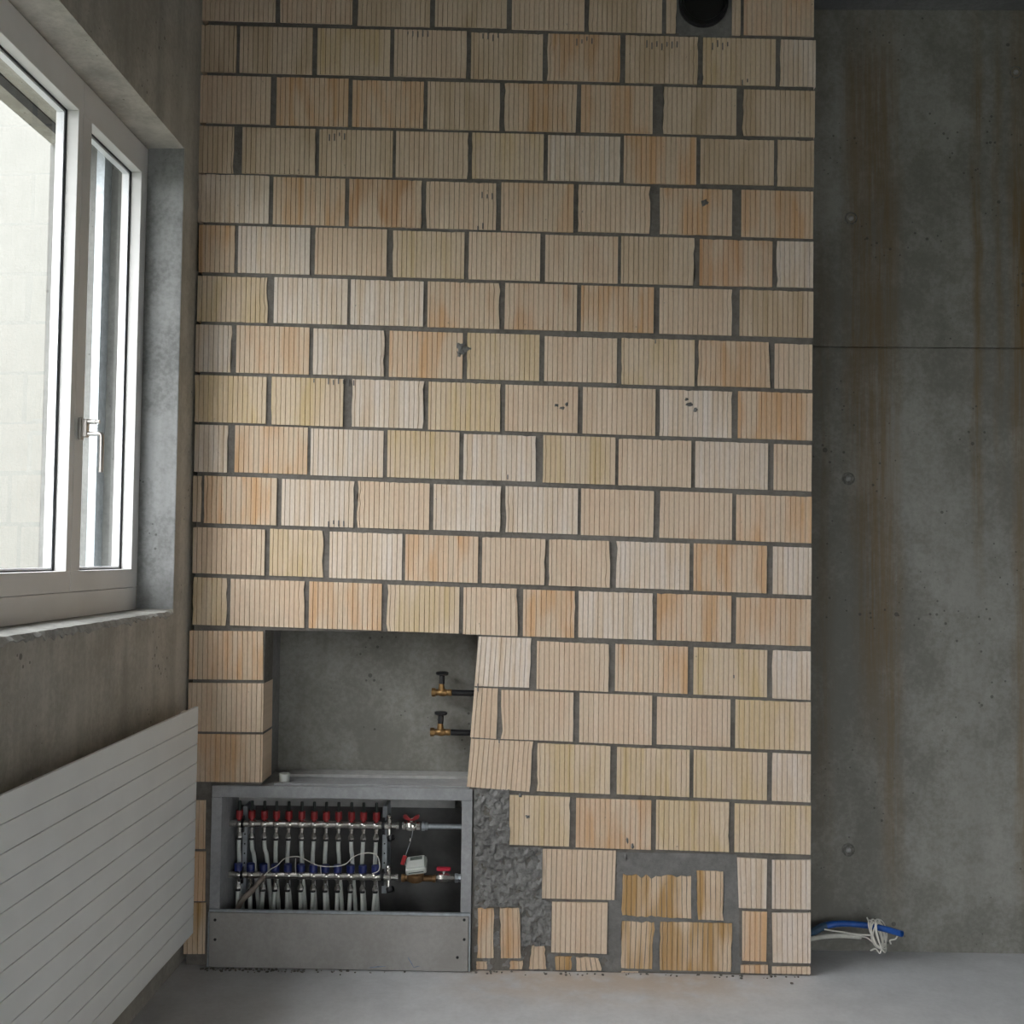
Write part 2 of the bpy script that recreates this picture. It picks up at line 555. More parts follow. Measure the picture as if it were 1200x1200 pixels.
# ------------------------------------------------------------------ windows
def sash_frame(bm, y0, y1, gy0, gy1, z0, z1, gz0, gz1, x0, x1):
    box(bm, x0, x1, y0, y1, z0, gz0, bev=0.0015)
    box(bm, x0, x1, y0, y1, gz1, z1, bev=0.0015)
    box(bm, x0, x1, y0, gy0, gz0, gz1, bev=0.0015)
    box(bm, x0, x1, gy1, y1, gz0, gz1, bev=0.0015)


def ring(bm, y0, y1, z0, z1, t, x0, x1):
    sash_frame2 = ((y0, y1, z0, z0 + t), (y0, y1, z1 - t, z1), (y0, y0 + t, z0 + t, z1 - t), (y1 - t, y1, z0 + t, z1 - t))
    for a, b, c, d in sash_frame2:
        box(bm, x0, x1, a, b, c, d)


def window(name, ya, yb, splits, label, handle_at=None):
    """splits: list of (sash y0, y1, glass y0, y1)"""
    root = thing(name, (XF - 0.035, (ya + yb) / 2, ZS), label, 'window')
    root['kind'] = S
    ZG0, ZG1 = 1.53, 3.024
    # fixed outer frame: wide bottom rail, slim elsewhere, behind the sashes
    bm = bmesh.new()
    box(bm, XF - 0.085, XF - 0.0015, ya, yb, ZS + 0.004, 1.4615, bev=0.002)
    box(bm, XF - 0.085, XF - 0.004, ya, yb, 3.105, ZT - 0.002)
    box(bm, XF - 0.085, XF - 0.004, ya, ya + 0.03, 1.4615, 3.105)
    box(bm, XF - 0.085, XF - 0.004, yb - 0.03, yb, 1.4615, 3.105)
    obj('window_frame', bm, 'white_frame', root)
    for y0, y1, g0, g1 in splits:
        bm = bmesh.new()
        sash_frame(bm, y0, y1, g0, g1, 1.463, ZT - 0.004, ZG0, ZG1, XF - 0.075, XF)
        s = obj('sash', bm, 'white_frame', root)
        bm = bmesh.new()
        ring(bm, g0 - 0.002, g1 + 0.002, ZG0 - 0.002, ZG1 + 0.002, 0.006, XF - 0.043, XF - 0.038)
        obj('gasket', bm, 'gasket', s)
        bm = bmesh.new()
        ring(bm, g0 - 0.002, g1 + 0.002, ZG0 - 0.002, ZG1 + 0.002, 0.013, XF - 0.066, XF - 0.0435)
        obj('spacer', bm, 'spacer', s)
        obj('pane', B(XF - 0.0475, XF - 0.044, g0 + 0.001, g1 - 0.001, ZG0 + 0.001, ZG1 - 0.001), 'glass', s)
    # outer blind guides and slot
    for y in (ya + 0.05, yb - 0.05):
        obj('blind_guide', B(-1.640, -1.610, y - 0.022, y + 0.022 if y < yb - 0.1 else yb - 0.002, ZS, ZT + 0.015), 'zinc', root)
    obj('blind_slot', B(-1.784, -1.746, ya + 0.01, yb - 0.01, ZT + 0.012, ZT + 0.0185), 'gasket', root)
    obj('outer_sill', B(XO - 0.03, XF - 0.08, ya + 0.004, yb - 0.004, ZS - 0.011, ZS + 0.004), 'zinc', root)
    if handle_at:
        y = handle_at
        h = obj('handle', B(XF + 0.0005, XF + 0.010, y - 0.014, y + 0.014, 1.957, 2.031, bev=0.003), 'steel', root)
        bm = bmesh.new()
        box(bm, XF + 0.010, XF + 0.028, y - 0.011, y + 0.011, 1.966, 2.026, bev=0.003)
        obj('handle_body', bm, 'steel', h)
        bm = bmesh.new()
        lathe(bm, [(0.0085, 0), (0.0085, 0.034), (0.0065, 0.035), (0.0065, 0.046), (0, 0.047)], (XF + 0.02, y, 2.018), (1, 0, 0))
        obj('lock_cylinder', bm, 'steel', h, True)
        bm = bmesh.new()
        tube(bm, [(XF + 0.02, y, 1.978), (XF + 0.064, y, 1.979), (XF + 0.070, y, 1.978), (XF + 0.0735, y, 1.973), (XF + 0.074, y, 1.966), (XF + 0.074, y, 1.852)], 0.0075, 12)
        obj('lever', bm, 'steel', h, True)
    return root


window('window_1', W1[0], W1[1], [(1.325, 3.412, 1.42, 3.380), (3.415, 3.998, 3.483, 3.940)],
       'white framed two-part window with steel handle set deep in the concrete wall', 3.452)
window('window_2', W2[0], W2[1], [(-2.695, -1.12, -2.6, -1.2), (-1.117, 0.545, -1.03, 0.46)],
       'second white framed window further along the concrete wall')

# glazed front opposite the brick wall
gf = thing('window_3', ((GX0 + GX1) / 2, YR - 0.1, 0), 'full-height white framed glazed front opposite the brickwork', 'window')
gf['kind'] = S
bm = bmesh.new()
box(bm, GX0, GX1, YR - 0.13, YR - 0.06, 0.0, 0.09)
box(bm, GX0, GX1, YR - 0.13, YR - 0.06, GZ - 0.09, GZ)
for k in range(5):
    x = GX0 + 0.035 + (GX1 - GX0 - 0.07) * k / 4
    box(bm, x - 0.035, x + 0.035, YR - 0.13, YR - 0.06, 0.09, GZ - 0.09)
obj('window_frame', bm, 'white_frame', gf)
for k in range(4):
    x = GX0 + 0.035 + (GX1 - GX0 - 0.07) * k / 4
    obj('pane', B(x + 0.034, x + (GX1 - GX0 - 0.07) / 4 - 0.034, YR - 0.098, YR - 0.094, 0.089, GZ - 0.089), 'glass', gf)

# ------------------------------------------------------------------ brick wall
def brick_mesh(quad, Y, depth, rough=(0, 0), chip=0.0, seed=0, bow=0.0):
    """quad: world (x,z) TL, TR, BR, BL.  Vertical ribs cut into the face."""
    rn = random.Random(seed)
    (ax_, az), (bx, bz), (cx, cz), (dx, dz) = quad
    W = ((bx - ax_) + (cx - dx)) / 2
    cxm, czm = (ax_ + bx + cx + dx) / 4, (az + bz + cz + dz) / 4
    P = 0.0195
    us = [(0.0, 0.0)]
    ph = rn.uniform(0.5, 0.95) * P
    x = ph
    hw = 0.0017
    while x < W - 0.006:
        us += [((x - hw) / W, 0.0), (x / W, 0.005), ((x + hw) / W, 0.0)]
        x += P
    us.append((1.0, 0.0))
    nr = 7 if (rough[0] or rough[1] or chip) else 2
    bm = bmesh.new()
    jl = [0.0] * nr
    jr = [0.0] * nr
    for j in range(nr):
        if rough[0]:
            jl[j] = rn.uniform(0, 1) ** 1.5 * rough[0]
        if rough[1]:
            jr[j] = -rn.uniform(0, 1) ** 1.5 * rough[1]
    g = []
    for j in range(nr):
        v = j / (nr - 1)
        row = []
        for i, (u, d) in enumerate(us):
            xx = (ax_ * (1 - u) + bx * u) * (1 - v) + (dx * (1 - u) + cx * u) * v
            zz = (az * (1 - u) + bz * u) * (1 - v) + (dz * (1 - u) + cz * u) * v
            xx += jl[j] * max(0, 1 - u * 6) + jr[j] * max(0, 1 - (1 - u) * 6)
            if chip and j == 0:
                zz -= chip * abs(noise.noise(Vector((xx * 30, seed, 0)))) * 2
            if chip and j == nr - 1:
                zz += 0.5 * chip * abs(noise.noise(Vector((xx * 30, seed, 5)))) * 2
            row.append(bm.verts.new((xx - cxm, d, zz - czm)))
        g.append(row)
    for j in range(nr - 1):
        for i in range(len(us) - 1):
            bm.faces.new((g[j][i], g[j + 1][i], g[j + 1][i + 1], g[j][i + 1]))
    e = [bm.verts.new((g[a][b].co.x, depth, g[a][b].co.z)) for a, b in ((0, 0), (0, -1), (-1, -1), (-1, 0))]
    bm.faces.new(g[0] + [e[1], e[0]])
    bm.faces.new(g[-1][::-1] + [e[3], e[2]])
    bm.faces.new([r[0] for r in g][::-1] + [e[0], e[3]])
    bm.faces.new([r[-1] for r in g] + [e[2], e[1]])
    bm.faces.new((e[0], e[1], e[2], e[3]))
    return bm, Vector((cxm, Y, czm))


TINT = {'w': ((0.82, 0.73, 0.65), 0.8), 'p': ((0.72, 0.53, 0.37), 0.7), 't': ((0.58, 0.44, 0.285), 0.85), 'o': ((0.68, 0.43, 0.24), 1.0),
        'y': ((0.69, 0.53, 0.30), 0.85), 'r': ((0.62, 0.36, 0.19), 0.95), 'g': ((0.52, 0.32, 0.13), 1.05)}
# pixel-measured courses: (top y at left, top y at right, bottom left, bottom right), bricks (x0, x1, tint)
ROWS = [
    ((-31, -12, 24, 43), [(236, 323, 'p'), (328, 413, 'p'), (419, 504, 't'), (510, 594, 't'), (600, 685, 'p'), (690, 776, 't'), (781, 793, 't'), (858, 868, 't'), (872, 954, 'o')]),
    ((29, 47, 84, 102), [(236, 277, 't'), (281, 366, 't'), (372, 457, 'y'), (462, 547, 'p'), (552, 636, 't'), (641, 727, 'o'), (733, 818, 't'), (824, 909, 'y'), (914, 956, 'w')]),
    ((88, 106, 144, 161), [(234, 317, 'p'), (324, 408, 'o'), (413, 497, 'o'), (501, 586, 't'), (591, 676, 'o'), (681, 765, 'o'), (777, 863, 't'), (870, 955, 't')]),
    ((147, 165, 202, 219), [(233, 274, 't'), (284, 370, 't'), (374, 460, 't'), (464, 549, 'p'), (553, 637, 'y'), (642, 727, 'w'), (731, 816, 'o'), (821, 907, 't'), (911, 954, 't')]),
    ((204, 224, 260, 279), [(231, 315, 'w'), (320, 404, 'o'), (409, 495, 'r'), (499, 582, 'p'), (587, 672, 'o'), (677, 762, 'p'), (773, 858, 'o'), (869, 953, 'o')]),
    ((263, 283, 318, 338), [(232, 275, 'o'), (279, 363, 'w'), (369, 453, 'p'), (460, 544, 'y'), (549, 633, 'p'), (639, 724, 'p'), (728, 814, 't'), (820, 905, 'r'), (910, 953, 'w')]),
    ((322, 342, 376, 396), [(231, 314, 'y'), (321, 407, 'w'), (411, 496, 'w'), (501, 586, 'o'), (591, 676, 'r'), (681, 766, 'o'), (773, 858, 'p'), (867, 953, 't')]),
    ((380, 403, 435, 456), [(229, 272, 'w'), (277, 362, 'o'), (367, 451, 'w'), (456, 542, 'o'), (547, 632, 'y'), (638, 723, 'p'), (728, 814, 'y'), (818, 903, 'o'), (908, 952, 'p')]),
    ((439, 461, 494, 517), [(228, 312, 'y'), (318, 402, 'y'), (412, 497, 'w'), (502, 587, 'y'), (592, 677, 'p'), (683, 768, 'p'), (773, 858, 'w'), (865, 952, 'o')]),
    ((497, 521, 552, 576), [(228, 267, 'w'), (275, 360, 'o'), (364, 449, 'w'), (454, 538, 'y'), (543, 628, 'w'), (636, 721, 'y'), (725, 810, 'p'), (815, 900, 'w'), (907, 951, 'p')]),
    ((557, 582, 612, 636), [(226, 236, 't'), (239, 324, 'o'), (330, 415, 'w'), (418, 503, 'p'), (508, 587, 'w'), (592, 677, 'w'), (681, 767, 'p'), (773, 858, 'p'), (863, 951, 'o')]),
    ((617, 642, 672, 697), [(226, 310, 'p'), (316, 379, 'y'), (386, 471, 'w'), (475, 560, 'o'), (565, 639, 'p'), (643, 715, 'p'), (722, 808, 'w'), (813, 899, 'o'), (906, 951, 'w')]),
    ((677, 702, 732, 757), [(225, 266, 'y'), (270, 357, 'p'), (362, 447, 'o'), (453, 538, 'y'), (543, 607, 'p'), (613, 674, 'o'), (678, 765, 'w'), (770, 857, 'o'), (863, 950, 'o')]),
    ((734, 764, 791, 820), [(629, 714, 'p'), (721, 806, 'o'), (813, 899, 'y'), (905, 950, 'w')]),
    ((795, 823, 852, 880), [(587, 672, 'p'), (679, 764, 'p'), (770, 856, 'p'), (862, 950, 'y')]),
    ((855, 884, 910, 941), [(629, 715, 'y'), (723, 808, 'y'), (813, 899, 'y'), (905, 950, 'w')]),
    ((920, 944, 977, 1002), [(597, 668, 'y'), (675, 763, 'o'), (769, 855, 'y'), (861, 950, 'y')]),
]
# single bricks: (x0 top, x1 top, x1 bottom, x0 bottom, y top left, y top right, y bottom right, y bottom left, tint, chip)
SINGLES = [
    (222, 308, 308, 221, 739, 740, 797, 796, 'o', 0), (221, 309, 308, 220, 800, 801, 858, 857, 'p', 0), (220, 308, 307, 219, 860, 861, 917, 916, 'o', 0),
    (561, 623, 621, 556, 746, 748, 806, 804, 'w', 0), (556, 584, 582, 551, 806, 807, 866, 864, 'p', 0), (552, 625, 621, 547, 866, 869, 928, 922, 'p', 0),
    (636, 722, 720, 635, 995, 997, 1055, 1053, 'p', 0), (647, 712, 711, 646, 1057, 1058, 1118, 1116, 'p', 0),
    (864, 899, 898, 866, 1005, 1007, 1065, 1064, 'w', 0), (905, 950, 950, 905, 1008, 1008, 1066, 1065, 'w', 0),
    (870, 899, 898, 870, 1068, 1069, 1127, 1126, 'o', 0), (905, 950, 950, 906, 1070, 1070, 1129, 1128, 'w', 0),
    (868, 900, 900, 868, 1131, 1131, 1141, 1140, 'o', 0), (905, 950, 950, 905, 1133, 1133, 1142, 1141, 'p', 0),
    (729, 810, 811, 728, 1024, 1026, 1077, 1074, 'g', 0.016), (816, 849, 848, 817, 1020, 1021, 1079, 1078, 'g', 0.003),
    (728, 768, 764, 727, 1079, 1080, 1137, 1135, 'g', 0.012), (773, 859, 858, 772, 1080, 1082, 1139, 1137, 'g', 0.002),
    (560, 580, 579, 559, 1064, 1064, 1123, 1123, 'o', 0.003), (585, 610, 611, 586, 1064, 1064, 1123, 1123, 'o', 0.003),
    (558, 571, 571, 558, 1127, 1127, 1136, 1136, 'o', 0.002), (597, 613, 613, 597, 1126, 1126, 1136, 1136, 'o', 0.002),
    (622, 639, 641, 619, 1108, 1108, 1136, 1136, 'r', 0.004), (650, 670, 670, 650, 1121, 1121, 1137, 1137, 'g', 0.002),
    (675, 702, 706, 675, 1122, 1122, 1138, 1138, 'p', 0.004), (729, 748, 748, 728, 1138.5, 1138.5, 1140, 1140, 'p', 0),
    (217, 241, 240, 216, 938, 938, 995, 995, 'o', 0), (217, 241, 240, 216, 998, 998, 1056, 1056, 'o', 0), (216, 241, 240, 215, 1058, 1058, 1118, 1118, 'g', 0),
]


def wx(p):
    return (p.x, p.z)


# mortar body, one solid with the niche and cabinet opening left out
def prism(bm, poly, y0, y1):
    a = [bm.verts.new((x, y0, z)) for x, z in poly]
    b = [bm.verts.new((x, y1, z)) for x, z in poly]
    bm.faces.new(a)
    bm.faces.new(b[::-1])
    n = len(poly)
    for i in range(n):
        bm.faces.new((a[i], a[(i + 1) % n], b[(i + 1) % n], b[i]))


px = lambda x, y: wx(ay(x, y))
NX0, NX1 = ay(309, 800).x, ay(556, 800).x
CX0, CX1 = ay(246, 1000).x, ay(554, 1000).x
poly = [(XL + 0.024, 0.0), (XL + 0.024, CEIL), (ay(954.5, 2).x, CEIL), (ay(948.5, 1100).x, 0.0), (CX1, 0.0), (CX1, ay(554, 927).z),
        px(550, 925), px(560, 742), px(310.5, 738.5), px(306, 920), (CX0, ay(246, 920).z), (CX0, 0.0)]
bm = bmesh.new()
prism(bm, poly, YB + 0.006, YB + TB - 0.008)
WB = tag(obj('wall_brick', bm, 'mortar'), 'partition wall of ribbed pale clay bricks with grey mortar joints', 'wall', kind=S)

count = 0


def lay(quadpx, tint, rough=(0, 0), chip=0.0, dy=0.0):
    global count
    q = [wx(ay(*p)) for p in quadpx]
    q = [(x, min(max(z, 0.002), CEIL - 0.006)) for x, z in q]
    bm, loc = brick_mesh(q, YB + dy + RND.uniform(-0.0018, 0.0018), TB, rough, chip, count)
    o = obj('brick', bm, 'brick', WB, loc=loc, fix=True)
    c, s = TINT[tint]
    k = RND.uniform(0.93, 1.05)
    o.color = (c[0] * k, c[1] * k, c[2] * k, s * RND.uniform(0.85, 1.1))
    count += 1
    return o


for (tl, tr, bl, br), bricks in ROWS:
    for x0, x1, t in bricks:
        def yy(a, b, x):
            return a + (b - a) * (x - 228) / 722
        l0 = (-0.019 + 0.0125 * (x0 - 225) / 725) * 28
        jt = [RND.uniform(-0.7, 0.7) for _ in range(4)]
        q = [(x0 - l0, yy(tl, tr, x0) + jt[0]), (x1 - l0, yy(tl, tr, x1) + jt[0]), (x1 + l0, yy(bl, br, x1) + jt[1]), (x0 + l0, yy(bl, br, x0) + jt[1])]
        cut = (x1 - x0) < 78
        rl = RND.uniform(0.003, 0.008) if RND.random() < 0.32 else 0.0
        rr = RND.uniform(0.003, 0.009) if (cut and x1 < 900) or RND.random() < 0.32 else 0.0
        if x1 > 945:
            rr = 0
        lay(q, t, (rl, rr), 0.0025 if RND.random() < 0.35 else 0.0)
for a in SINGLES:
    x0, x1, x1b, x0b, y0, y1, y1b, y0b, t, chip = a
    lay([(x0, y0), (x1, y1), (x1b, y1b), (x0b, y0b)], t, (0.005, 0.006) if chip else (0, 0.004 if x1 < 640 and x1 > 400 else 0), chip, 0.0)


def patch(name, polypx, mt, Y, amp, step=0.011, sc=28):
    """trowelled mortar: relief grid clipped to a measured outline"""
    P = [wx(ay(*p)) for p in polypx]

    def inside(x, z):
        c = False
        n = len(P)
        for i in range(n):
            (xa, za), (xb, zb) = P[i], P[(i + 1) % n]
            if (za > z) != (zb > z) and x < (xb - xa) * (z - za) / (zb - za) + xa:
                c = not c
        return c
    x0, x1 = min(p[0] for p in P), max(p[0] for p in P)
    z0, z1 = min(p[1] for p in P), max(p[1] for p in P)
    nx, nz = int((x1 - x0) / step) + 1, int((z1 - z0) / step) + 1
    bm = bmesh.new()
    V = {}

    def vert(i, k):
        if (i, k) not in V:
            x, z = x0 + i * step, z0 + k * step
            h = noise.fractal(Vector((x * sc, z * sc, 1.7)), 0.9, 2.1, 4)
            jx = noise.noise(Vector((x * 60, z * 60, 9))) * step * 0.35
            V[i, k] = bm.verts.new((x + jx, Y - amp * h, z))
        return V[i, k]
    for i in range(nx):
        for k in range(nz):
            if inside(x0 + (i + .5) * step, z0 + (k + .5) * step):
                bm.faces.new((vert(i, k), vert(i + 1, k), vert(i + 1, k + 1), vert(i, k + 1)))
    r = bmesh.ops.extrude_face_region(bm, geom=bm.faces[:])
    for v in [g for g in r['geom'] if isinstance(g, bmesh.types.BMVert)]:
        v.co.y = YB + 0.02
    return obj(name, bm, mt, WB, True)


p = patch('mortar_patch', [(556, 924), (597, 925), (597, 992), (636, 993), (635, 1054), (646, 1056), (646, 1109), (640, 1109), (620, 1107), (612, 1115), (611, 1062), (556, 1064)], 'mortar_rough', YB - 0.001, 0.014, 0.0045, 40)
p['label'] = 'rough trowelled grey mortar patch'
patch('mortar_patch', [(556, 1062), (648, 1054), (648, 1138), (556, 1137)], 'mortar_rough', YB + 0.007, 0.006, 0.008, 30)
p = patch('mortar_patch', [(723, 999), (862, 1000), (866, 1020), (868, 1140), (713, 1138), (714, 1056), (723, 1054)], 'mortar_new', YB + 0.0035, 0.0025, 0.010, 14)
p['label'] = 'dark new mortar around the four orange bricks'
patch('mortar_patch', [(793, -20), (858, -20), (858, 42), (848, 44), (800, 41), (793, 39)], 'mortar_new', YB + 0.003, 0.003, 0.010, 14)
patch('mortar_patch', [(640, 1117), (728, 1118), (728, 1139), (640, 1138)], 'mortar_new', YB + 0.005, 0.004, 0.008, 25)

# mortar smears and splashes left on the faces
for x, y, wd, ht in ((540, 408, 6, 10), (546, 409, 8, 4), (659, 478, 7, 3), (652, 475, 4, 3), (664, 474, 3, 4), (808, 474, 5, 3), (815, 480, 3, 3), (805, 468, 3, 2),
                     (733, 1005, 3, 4), (735, 985, 2, 6), (741, 992, 3, 5), (826, 237, 5, 6), (821, 93, 4, 8), (538, 415, 4, 5), (610, 932, 3, 3), (618, 957, 3, 3)):
    bm = bmesh.new()
    c = ay(x, y)
    n = 11
    vs_ = []
    for k in range(n):
        a = 2 * math.pi * k / n
        q = RND.uniform(0.55, 1.15)
        vs_.append(bm.verts.new((c.x + math.cos(a) * q * wd / 300, YB + 0.002, c.z + math.sin(a) * q * ht / 300)))
    t = bm.verts.new((c.x, YB - 0.006, c.z))
    for k in range(n):
        bm.faces.new((vs_[k], vs_[(k + 1) % n], t))
    bm.faces.new(vs_[::-1])
    obj('mortar_splash', bm, 'mortar_new', WB)
# vertical mortar runs squeezed into the ribs below some joints
for x, y, n in ((478, 36, 5), (566, 38, 4), (758, 48, 7), (676, 44, 4), (835, 48, 4), (386, 155, 4), (565, 225, 3), (368, 443, 1), (385, 443, 6), (385, 610, 4), (870, 93, 2), (560, 262, 2), (768, 396, 1),
                (595, 555, 1), (860, 790, 1), (560, 802, 1), (585, 862, 1)):
    for k in range(n):
        c = ay(x + k * 5.9, y + RND.uniform(-1, 3))
        h = RND.uniform(0.012, 0.03)
        bm = B(c.x - 0.0022, c.x + 0.0022, YB - 0.003, YB + 0.004, c.z - h, c.z, bev=0.0012)
        obj('mortar_run', bm, 'mortar_new', WB)
# block closing the cavity on the window side of the niche
obj('cavity_cheek', B(XL, NX0 - 0.002, YB + TB + 0.002, YC - 0.001, 0.70, 1.32), 'plug', WB)

# ------------------------------------------------------------------ ventilation duct high in the brick wall
c = ay(824, 4)
t = thing('ventilation_duct', (c.x, YB, c.z - 0.09), 'black round duct end set into the brickwork just under the ceiling', 'duct')
bm = bmesh.new()
prof = []
for k in range(3):
    prof += [(0.088, 0.004 * 2 * k), (0.0915, 0.004 * 2 * k + 0.004)]
prof = [(0.089, 0.0)] + prof + [(0.0885, 0.045), (0.084, 0.045)] + [(0.082 - 0.002 * (k % 2), 0.042 - 0.005 * k) for k in range(5)] + [(0.0, 0.0205)]
lathe(bm, prof, (c.x, YB + 0.012, c.z), (0, -1, 0), 32)
obj('sleeve', bm, 'duct', t, True)
bm = bmesh.new()
lathe(bm, [(0.090, 0.0), (0.099, 0.002), (0.099, 0.012), (0.090, 0.014), (0.090, 0.0)], (c.x, YB + 0.003, c.z), (0, -1, 0), 32)
obj('collar', bm, 'black', t, True)

# ------------------------------------------------------------------ manifold cabinet below the niche
ct = thing('manifold_cabinet', ((CX0 + CX1) / 2, YB + 0.1, 0), 'grey boarded recess cabinet holding the heating manifold, below the niche', 'cabinet')
zi1, zo1, zb = ay(400, 936).z, ay(400, 922.5).z, ay(400, 1068).z
xi0, xi1 = ay(259, 1000).x, ay(540.5, 1000).x
yf = YB - 0.004
obj('top_panel', B(CX0 + 0.003, CX1 - 0.003, yf, YC - 0.002, zi1, zo1, bev=0.002), 'cabinet', ct)
obj('side_panel', B(CX0 + 0.003, xi0, yf, YC - 0.03, 0.0, zi1 - 0.0005, bev=0.002), 'cabinet', ct)
obj('side_panel', B(xi1, CX1 - 0.003, yf, YC - 0.03, 0.0, zi1 - 0.0005, bev=0.002), 'cabinet', ct)
a, b_ = ay(247, 1100).x, ay(549, 1100).x
cb_ = obj('cover_board', B(a, b_, yf - 0.019, yf - 0.001, 0.004, ay(400, 1069.5).z, bev=0.0012), 'board', ct)
cb_['label'] = 'pale board closing the bottom of the cabinet'
for sx, sy in ((544, 1078), (544, 1101), (252, 1078), (252, 1101), (536, 1122)):
    q = ay(sx, sy, yf - 0.019)
    bm = bmesh.new()
    lathe(bm, [(0.0055, 0), (0.0055, 0.0012), (0.002, 0.0008), (0, 0.0002)], q, (0, -1, 0), 12)
    obj('screw', bm, 'gasket', cb_)
obj('edge_trim', B(a - 0.004, b_ + 0.007, yf - 0.0135, yf - 0.0005, ay(400, 1069.5).z + 0.0005, ay(400, 1066.5).z), 'zinc', ct)
obj('edge_trim', B(b_ + 0.002, b_ + 0.008, yf - 0.0135, yf - 0.0005, 0.002, ay(400, 1069.5).z), 'zinc', ct)
obj('edge_trim', B(a - 0.008, a - 0.002, yf - 0.0135, yf - 0.0005, 0.002, ay(400, 1069.5).z), 'zinc', ct)
# blue chalk marks on the board
for (x0, y0), (x1, y1), wd in (((433, 1134), (452, 1132.5), 0.004), ((478, 1122), (485, 1134), 0.004), ((485, 1134), (492, 1132), 0.003)):
    pa, pb = ay(x0, y0, yf - 0.0192), ay(x1, y1, yf - 0.0192)
    bm = bmesh.new()
    tube(bm, [pa, (pa + pb) / 2 + Vector((0, -0.0004, 0.001)), pb], [wd * 0.3, wd * 0.5, wd * 0.2], 6)
    for v in bm.verts:
        v.co.y = yf - 0.0192 + (v.co.y - yf + 0.0192) * 0.15
    obj('chalk_mark', bm, 'chalk', cb_)
# rails on the niche floor
obj('ledge_rail', B(ay(342, 915, YC).x, ay(549, 915, 4.3).x, 4.345, YC - 0.003, zo1 + 0.0005, zo1 + 0.012, bev=0.001), 'zinc_white', ct)
obj('ledge_rail', B(ay(320, 918).x, ay(547, 918).x, YB + 0.02, YB + 0.045, zo1 + 0.0005, zo1 + 0.007, bev=0.001), 'cabinet', ct)
q0, q1 = ay(392, 944, 4.43), ay(534, 938, 4.43)
obj('mounting_rail', B(q0.x - 0.42, q1.x, 4.415, YC - 0.0015, q0.z, zi1 - 0.006, bev=0.001), 'zinc_white', ct)

obj('shade_panel', B(xi0 + 0.001, xi1 - 0.001, YC - 0.006, YC - 0.0015, 0.0, q0.z - 0.002), 'shade_sheet', ct)  # added dark sheet, its colour stands in for shade inside the cabinet

# small white cap on the ledge
q = ay(331, 917, YB + 0.05)
bm = bmesh.new()
lathe(bm, [(0.0, 0), (0.021, 0), (0.021, 0.024), (0.0225, 0.025), (0.0225, 0.033), (0.018, 0.034), (0.018, 0.026), (0, 0.026)], (q.x, q.y + 0.03, zo1 + 0.0008), (0, 0, 1), 20)
tag(obj('pipe_cap', bm, 'pipe', smooth=True), 'small round white plastic cap on the ledge of the niche', 'cap')

# ------------------------------------------------------------------ heating manifold
YM = 4.285
pm = lambda x, y, Y=YM: ay(x, y, Y)
HM = thing('heating_manifold', (pm(355, 1000).x, YM, 0.0), 'floor-heating manifold with red and blue caps and white pipes in the grey cabinet', 'manifold')
zsup, zret = pm(355, 966).z, pm(355, 1026).z
xa, xb = pm(268, 966).x, pm(447, 966).x
for nm, z in (('supply_bar', zsup), ('return_bar', zret)):
    bm = bmesh.new()
    lathe(bm, [(0, 0), (0.010, 0), (0.0142, 0.004), (0.0142, xb - xa), (0, xb - xa)], (xa, YM, z), (1, 0, 0), 16)
    for k in range(12):
        x = pm(280.5 + 14.55 * k, 966).x
        lathe(bm, [(0.0150, -0.011), (0.0165, -0.009), (0.0165, 0.009), (0.0150, 0.011)], (x, YM, z), (1, 0, 0), 12)
    o = obj(nm, bm, 'chrome', HM, True)
    o['label'] = 'nickel-plated %s bar' % ('upper' if nm[0] == 's' else 'lower')


def proto(fn, name, mt, **k):
    bm = bmesh.new()
    fn(bm)
    return bm


